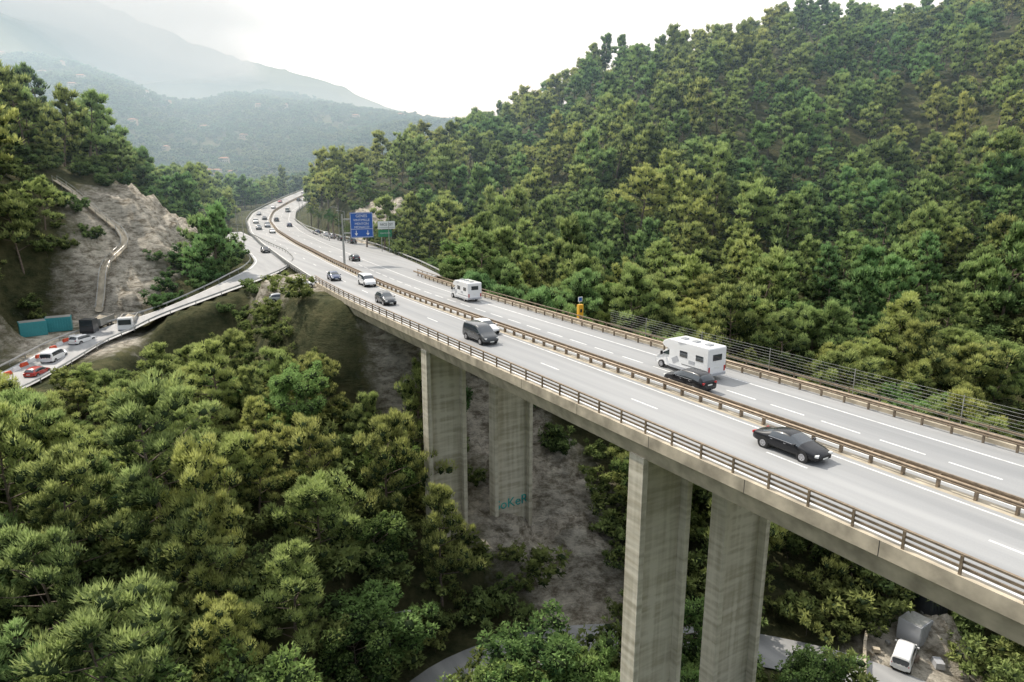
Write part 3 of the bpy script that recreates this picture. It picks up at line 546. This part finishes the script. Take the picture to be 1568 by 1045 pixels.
def palm(x,y,z,h,seed):
    rs=random.Random(seed); e=empty('palm_tree',(x,y,z)); b=B(); pr=Vector((0,0,-.3))
    for i in range(6):
        q=Vector((.1*math.sin(i+seed),.1*math.cos(i*1.3),h*(i+1)/6)); b.cyl(pr,q,.26-.02*i,.25-.02*i,M['bark'],8,False); pr=q
    b.obj('trunk',e); b=B()
    for i in range(34):
        a=rs.uniform(0,6.28); el=rs.uniform(-.5,1.2); ln=rs.uniform(2.0,2.9); prev=pr; d=Vector((math.cos(a)*math.cos(el),math.sin(a)*math.cos(el),math.sin(el)))
        side=Vector((-math.sin(a),math.cos(a),0))
        for s_ in range(6):
            nx=prev+d*ln/6; d=(d+Vector((0,0,-.22))).normalized(); w=.42*math.sin(math.pi*(s_+1)/7.5)
            for k in range(3):
                c0=prev.lerp(nx,k/3)
                for sg_ in(-1,1): b.add([c0,c0+d*.09,c0+side*sg_*w*1.5+d*.3+Vector((0,0,-.25*w))],[(0,1,2)],M['palm'])
            prev=nx
    b.obj('fronds',e)
for i,(u,o,h) in enumerate([(176,15.5,6),(188,14,5),(205,12.5,6.5),(222,14,7),(240,13.5,6),(258,13,6.5),(168,18,5)]): p=P(u,o,-.3); palm(p.x,p.y,p.z,h,i)
# ------------------------------------------------------------------ houses
wallm=[mat('render_wall_a',(.55,.45,.33),.9,var=.1),mat('render_wall_b',(.6,.55,.47),.9,var=.1)]; roofm=mat('tile_roof',(.34,.16,.09),.9,var=.25,scale=1.5)
def house(x,y,w,d,h,a,dz=0,name='house'):
    z=float(H(x,y))+dz; e=empty(name,(x,y,z),a); b=B(); wm=random.choice(wallm); b.box((0,0,h/2-1.5),(w,d,h+3),wm); b.obj('walls',e)
    b=B(); o=.5; b.add([(-w/2-o,-d/2-o,h+.0),(w/2+o,-d/2-o,h),(w/2+o,d/2+o,h),(-w/2-o,d/2+o,h),(-w/2+d*.35,0,h+d*.22),(w/2-d*.35,0,h+d*.22)],[(0,1,5,4),(1,2,5),(2,3,4,5),(3,0,4),(3,2,1,0)],roofm); b.obj('roof',e)
    b=B()
    for k in range(int(h//2.7)):
        for xx in np.arange(-w/2+1.4,w/2-1,2.6):
            b.box((xx,-d/2-.02,1.5+k*2.8),(1.0,.06,1.3),M['glass']); b.box((xx-.72,-d/2-.05,1.5+k*2.8),(.4,.05,1.35),wallm[0]); b.box((xx+.72,-d/2-.05,1.5+k*2.8),(.4,.05,1.35),wallm[0])
    b.box((0,-d/2-.03,1.05),(1,.08,2.1),M['bark']); b.obj('windows_and_door',e)
for x,y,w in [(-880,1440,16),(-700,1400,14),(-640,1350,14),(-760,1250,15),(-520,1250,14),(-560,1050,13),(-430,1150,13),(-400,980,13),(-380,900,11),(-330,870,11),(-450,1420,15),(-310,1400,14),(-850,1300,15),(-1000,1420,16),(-600,900,12),(-250,880,12),(-230,1420,14),(-350,840,12),(-365,860,11),(-300,900,11),(-500,1380,12),(-470,1000,12),(-680,1150,13)]:
    house(x+random.uniform(-15,15),y+random.uniform(-20,20),w,w*.6,random.choice([6,8.5]),random.uniform(-.4,.6),4.5)
# ------------------------------------------------------------------ construction site, drain, yard
b=B(); drain[:,2]=H(drain[:,0],drain[:,1])+.75
ribbon(b,drain,.55,0,M['conc']); ribbon(b,off(drain,.6),.12,.25,M['conc']); ribbon(b,off(drain,-.6),.12,.25,M['conc'])
for i in range(0,len(drain),2):
    for o in(-.65,.65): q=off(drain,o)[i]; b.box((q[0],q[1],q[2]-.1),(.08,.08,2.2),gv)
for o in(-.65,.65): ribbon(b,off(drain,o),.05,.95,gv)
b.obj('hillside_drain_channel')
teal=mat('teal_container_paint',(.05,.30,.32),.5,var=.1); orange=mat('orange_plastic',(.6,.08,.03),.5)
def truck(name,x,y,a,colm):
    e=empty(name,(x,y,float(H(x,y))),a); b=B(); b.box((2.9,0,1.75),(1.9,2.4,2.3),colm,taper=.93); b.box((3.86,0,2.2),(.06,2.0,.9),M['glass']); b.box((-.9,0,.95),(6.6,1.0,.3),M['black'])
    b.box((-1.2,0,1.3),(5,2.4,.15),M['galv'])
    for yy in(-1.2,1.2): b.box((-1.2,yy,1.95),(5,.1,1.2),M['galv'])
    for xx in(-3.7,1.3): b.box((xx,0,1.95),(.1,2.4,1.2),M['galv'])
    b.add([(-3.6,-1.1,1.9),(1.2,-1.1,1.9),(1.2,1.1,1.9),(-3.6,1.1,1.9),(-1.2,0,2.9)],[(0,1,4),(1,2,4),(2,3,4),(3,0,4)],M['conc']); wheels(b,(2.8,-1.6,-2.9),.5,1.15); b.box((3.9,0,.7),(.1,2.2,.4),M['black']); b.obj('cab_and_tipper',e)
truck('tipper_truck',-75,121,-1.5,P_['grey']); truck('tipper_truck',-70,122,-1.2,P_['white'])
def container(x,y,z,a,l,m,name='site_container'):
    e=empty(name,(x,y,z),a); b=B(); b.box((0,0,1.25),(l,2.4,2.5),m)
    for xx in np.arange(-l/2+.2,l/2,.4):
        for yy in(-1.23,1.23): b.box((xx,yy,1.25),(.18,.06,2.3),m)
    b.box((l/2+.02,0,1.2),(.04,.06,2.3),M['galv']); b.box((0,0,2.53),(l-.2,2.2,.05),M['galv']); b.obj('shell',e)
container(-82,121,float(H(-82,121)),.5,4,teal); container(-84,117,float(H(-84,117)),.7,4,teal)
car('white_van','van','white',0,0,world=(-72,104,float(H(-72,104))+.06,1.7)); car('red_car','hatch','red',0,0,world=(-70,97,float(H(-70,97))+.06,1.6)); car('white_car','suv','white',0,0,world=(-73,113,float(H(-73,113))+.06,1.4))
def zz_(x,y): return float(H(x,y))+.25
container(45,67,zz_(45,67),.6,2.6,P_['silver'],'storage_box'); container(48.5,70,zz_(48.5,70),.2,2.4,P_['grey'],'storage_box')
car('white_van','van','white',0,0,world=(42,63.5,zz_(42,63.5),.9))
b=B()
for i in range(22):
    x=41+random.uniform(-2,9); y=66+random.uniform(-3,6); s_=random.uniform(.3,1.0); b.box((x,y,zz_(x,y)+s_*.3),(s_*1.4,s_,s_*.7),random.choice([M['bark'],M['galv'],M['conc'],P_['silver'],P_['blue']]),Matrix.Rotation(random.uniform(0,3),3,'Z'),taper=.9)
b.obj('stacked_building_materials')
b=B()
for i in range(14):
    x=-76+.25*i; y=115-2.1*i; z=float(H(x,y)); b.box((x,y,z+.5),(.5,1.7,.9),orange if i%2 else P_['white'],Matrix.Rotation(-.15,3,'Z'),taper=.6)
b.obj('plastic_road_barriers')
b=B(); w_=smoothpath([(36,60,-33.4),(39,66,-33.2),(44,73,-32.6),(52,76,-31)],1.5,2)
for i in range(len(w_)-1):
    p0,p1=Vector(w_[i]),Vector(w_[i+1]); d=p1-p0; b.box((p0+p1)/2+Vector((0,0,.3)),(d.length+.02,.3,1.7),M['conc'],Matrix.Rotation(math.atan2(d.y,d.x),3,'Z'))
b.obj('yard_retaining_wall')
for x,y,a in [(-35,113,.3),(-38,111,.4)]: car('white_car' if x>-37 else 'silver_car','hatch','white' if x>-37 else 'silver',0,0,world=(x,y,float(H(x,y))+.02,a))
# ------------------------------------------------------------------ haze volumes
def volmat(name,dens,col,an=.4):
    hz=bpy.data.materials.new(name); hz.use_nodes=True; nt=hz.node_tree; nt.nodes.clear(); o_=nt.nodes.new('ShaderNodeOutputMaterial'); vs_=nt.nodes.new('ShaderNodeVolumeScatter'); vs_.inputs['Color'].default_value=(*col,1); vs_.inputs['Density'].default_value=dens; vs_.inputs['Anisotropy'].default_value=an; nt.links.new(vs_.outputs[0],o_.inputs['Volume']); return hz
hz=volmat('atmospheric_haze',.00062,(.60,.82,1)); b=B(); b.box((0,5130,50),(16000,10000,440),hz); b.obj('atmospheric_haze')
cm=volmat('low_cloud',.0024,(.97,.98,1),.5); bm=bmesh.new()
bmesh.ops.create_icosphere(bm,subdivisions=4,radius=1)
for v in bm.verts:
    d=1+.45*mn.fractal(v.co*1.7,.9,2.1,5); v.co=Vector((v.co.x*1500*d,v.co.y*450*d,v.co.z*330*d))
me=bpy.data.meshes.new('low_cloud'); bm.to_mesh(me); bm.free(); me.materials.append(cm); o=bpy.data.objects.new('low_cloud',me); o.location=(-2050,3050,800); o.rotation_euler=(0,.12,0); COL.objects.link(o)
# ------------------------------------------------------------------ light
el,sa=rad(50),rad(-50); sv=Vector((math.sin(sa)*math.cos(el),math.cos(sa)*math.cos(el),math.sin(el)))
sl=bpy.data.lights.new('sun','SUN'); sl.energy=5; sl.angle=rad(.5); sl.color=(1,.95,.86); so=bpy.data.objects.new('sun',sl); so.rotation_euler=(-sv).to_track_quat('-Z','Y').to_euler(); COL.objects.link(so)
w=bpy.data.worlds.new('World'); S.world=w; w.use_nodes=True; nt=w.node_tree; bg=nt.nodes['Background']; N=nt.nodes.new;L=nt.links.new
sk=N('ShaderNodeTexSky'); sk.sky_type='NISHITA'; sk.sun_disc=False; sk.sun_elevation=el; sk.sun_rotation=sa; sk.air_density=1.2; sk.dust_density=2.5
tc=N('ShaderNodeTexCoord'); nz=N('ShaderNodeTexNoise'); nz.inputs['Scale'].default_value=2.2; nz.inputs['Detail'].default_value=6; L(tc.outputs['Generated'],nz.inputs[0])
vm=N('ShaderNodeVectorMath'); vm.operation='DOT_PRODUCT'; vm.inputs[1].default_value=(.0,.93,.35); L(tc.outputs['Generated'],vm.inputs[0])
a1=N('ShaderNodeMath'); a1.operation='MULTIPLY_ADD'; a1.inputs[1].default_value=.7; L(vm.outputs['Value'],a1.inputs[0])
a0=N('ShaderNodeMath'); a0.operation='MULTIPLY_ADD'; a0.inputs[1].default_value=1.2; a0.inputs[2].default_value=.0; L(nz.outputs['Fac'],a0.inputs[0]); L(a0.outputs[0],a1.inputs[2]); a1.use_clamp=True
mx=N('ShaderNodeMix'); mx.data_type='RGBA'; L(a1.outputs[0],mx.inputs['Factor']); L(sk.outputs[0],mx.inputs[6]); mx.inputs[7].default_value=(12.3,12.5,12.8,1); L(mx.outputs[2],bg.inputs[0]); bg.inputs[1].default_value=.125
# ------------------------------------------------------------------ camera
cd=bpy.data.cameras.new('camera'); cd.sensor_width=36; cd.lens=24; cd.clip_end=20000; cd.clip_start=.3; co=bpy.data.objects.new('camera',cd); co.location=(0,0,17); co.rotation_euler=(rad(90-13.2),0,0); COL.objects.link(co); S.camera=co
S.view_settings.view_transform='Standard'; S.view_settings.look='None'; S.view_settings.exposure=0
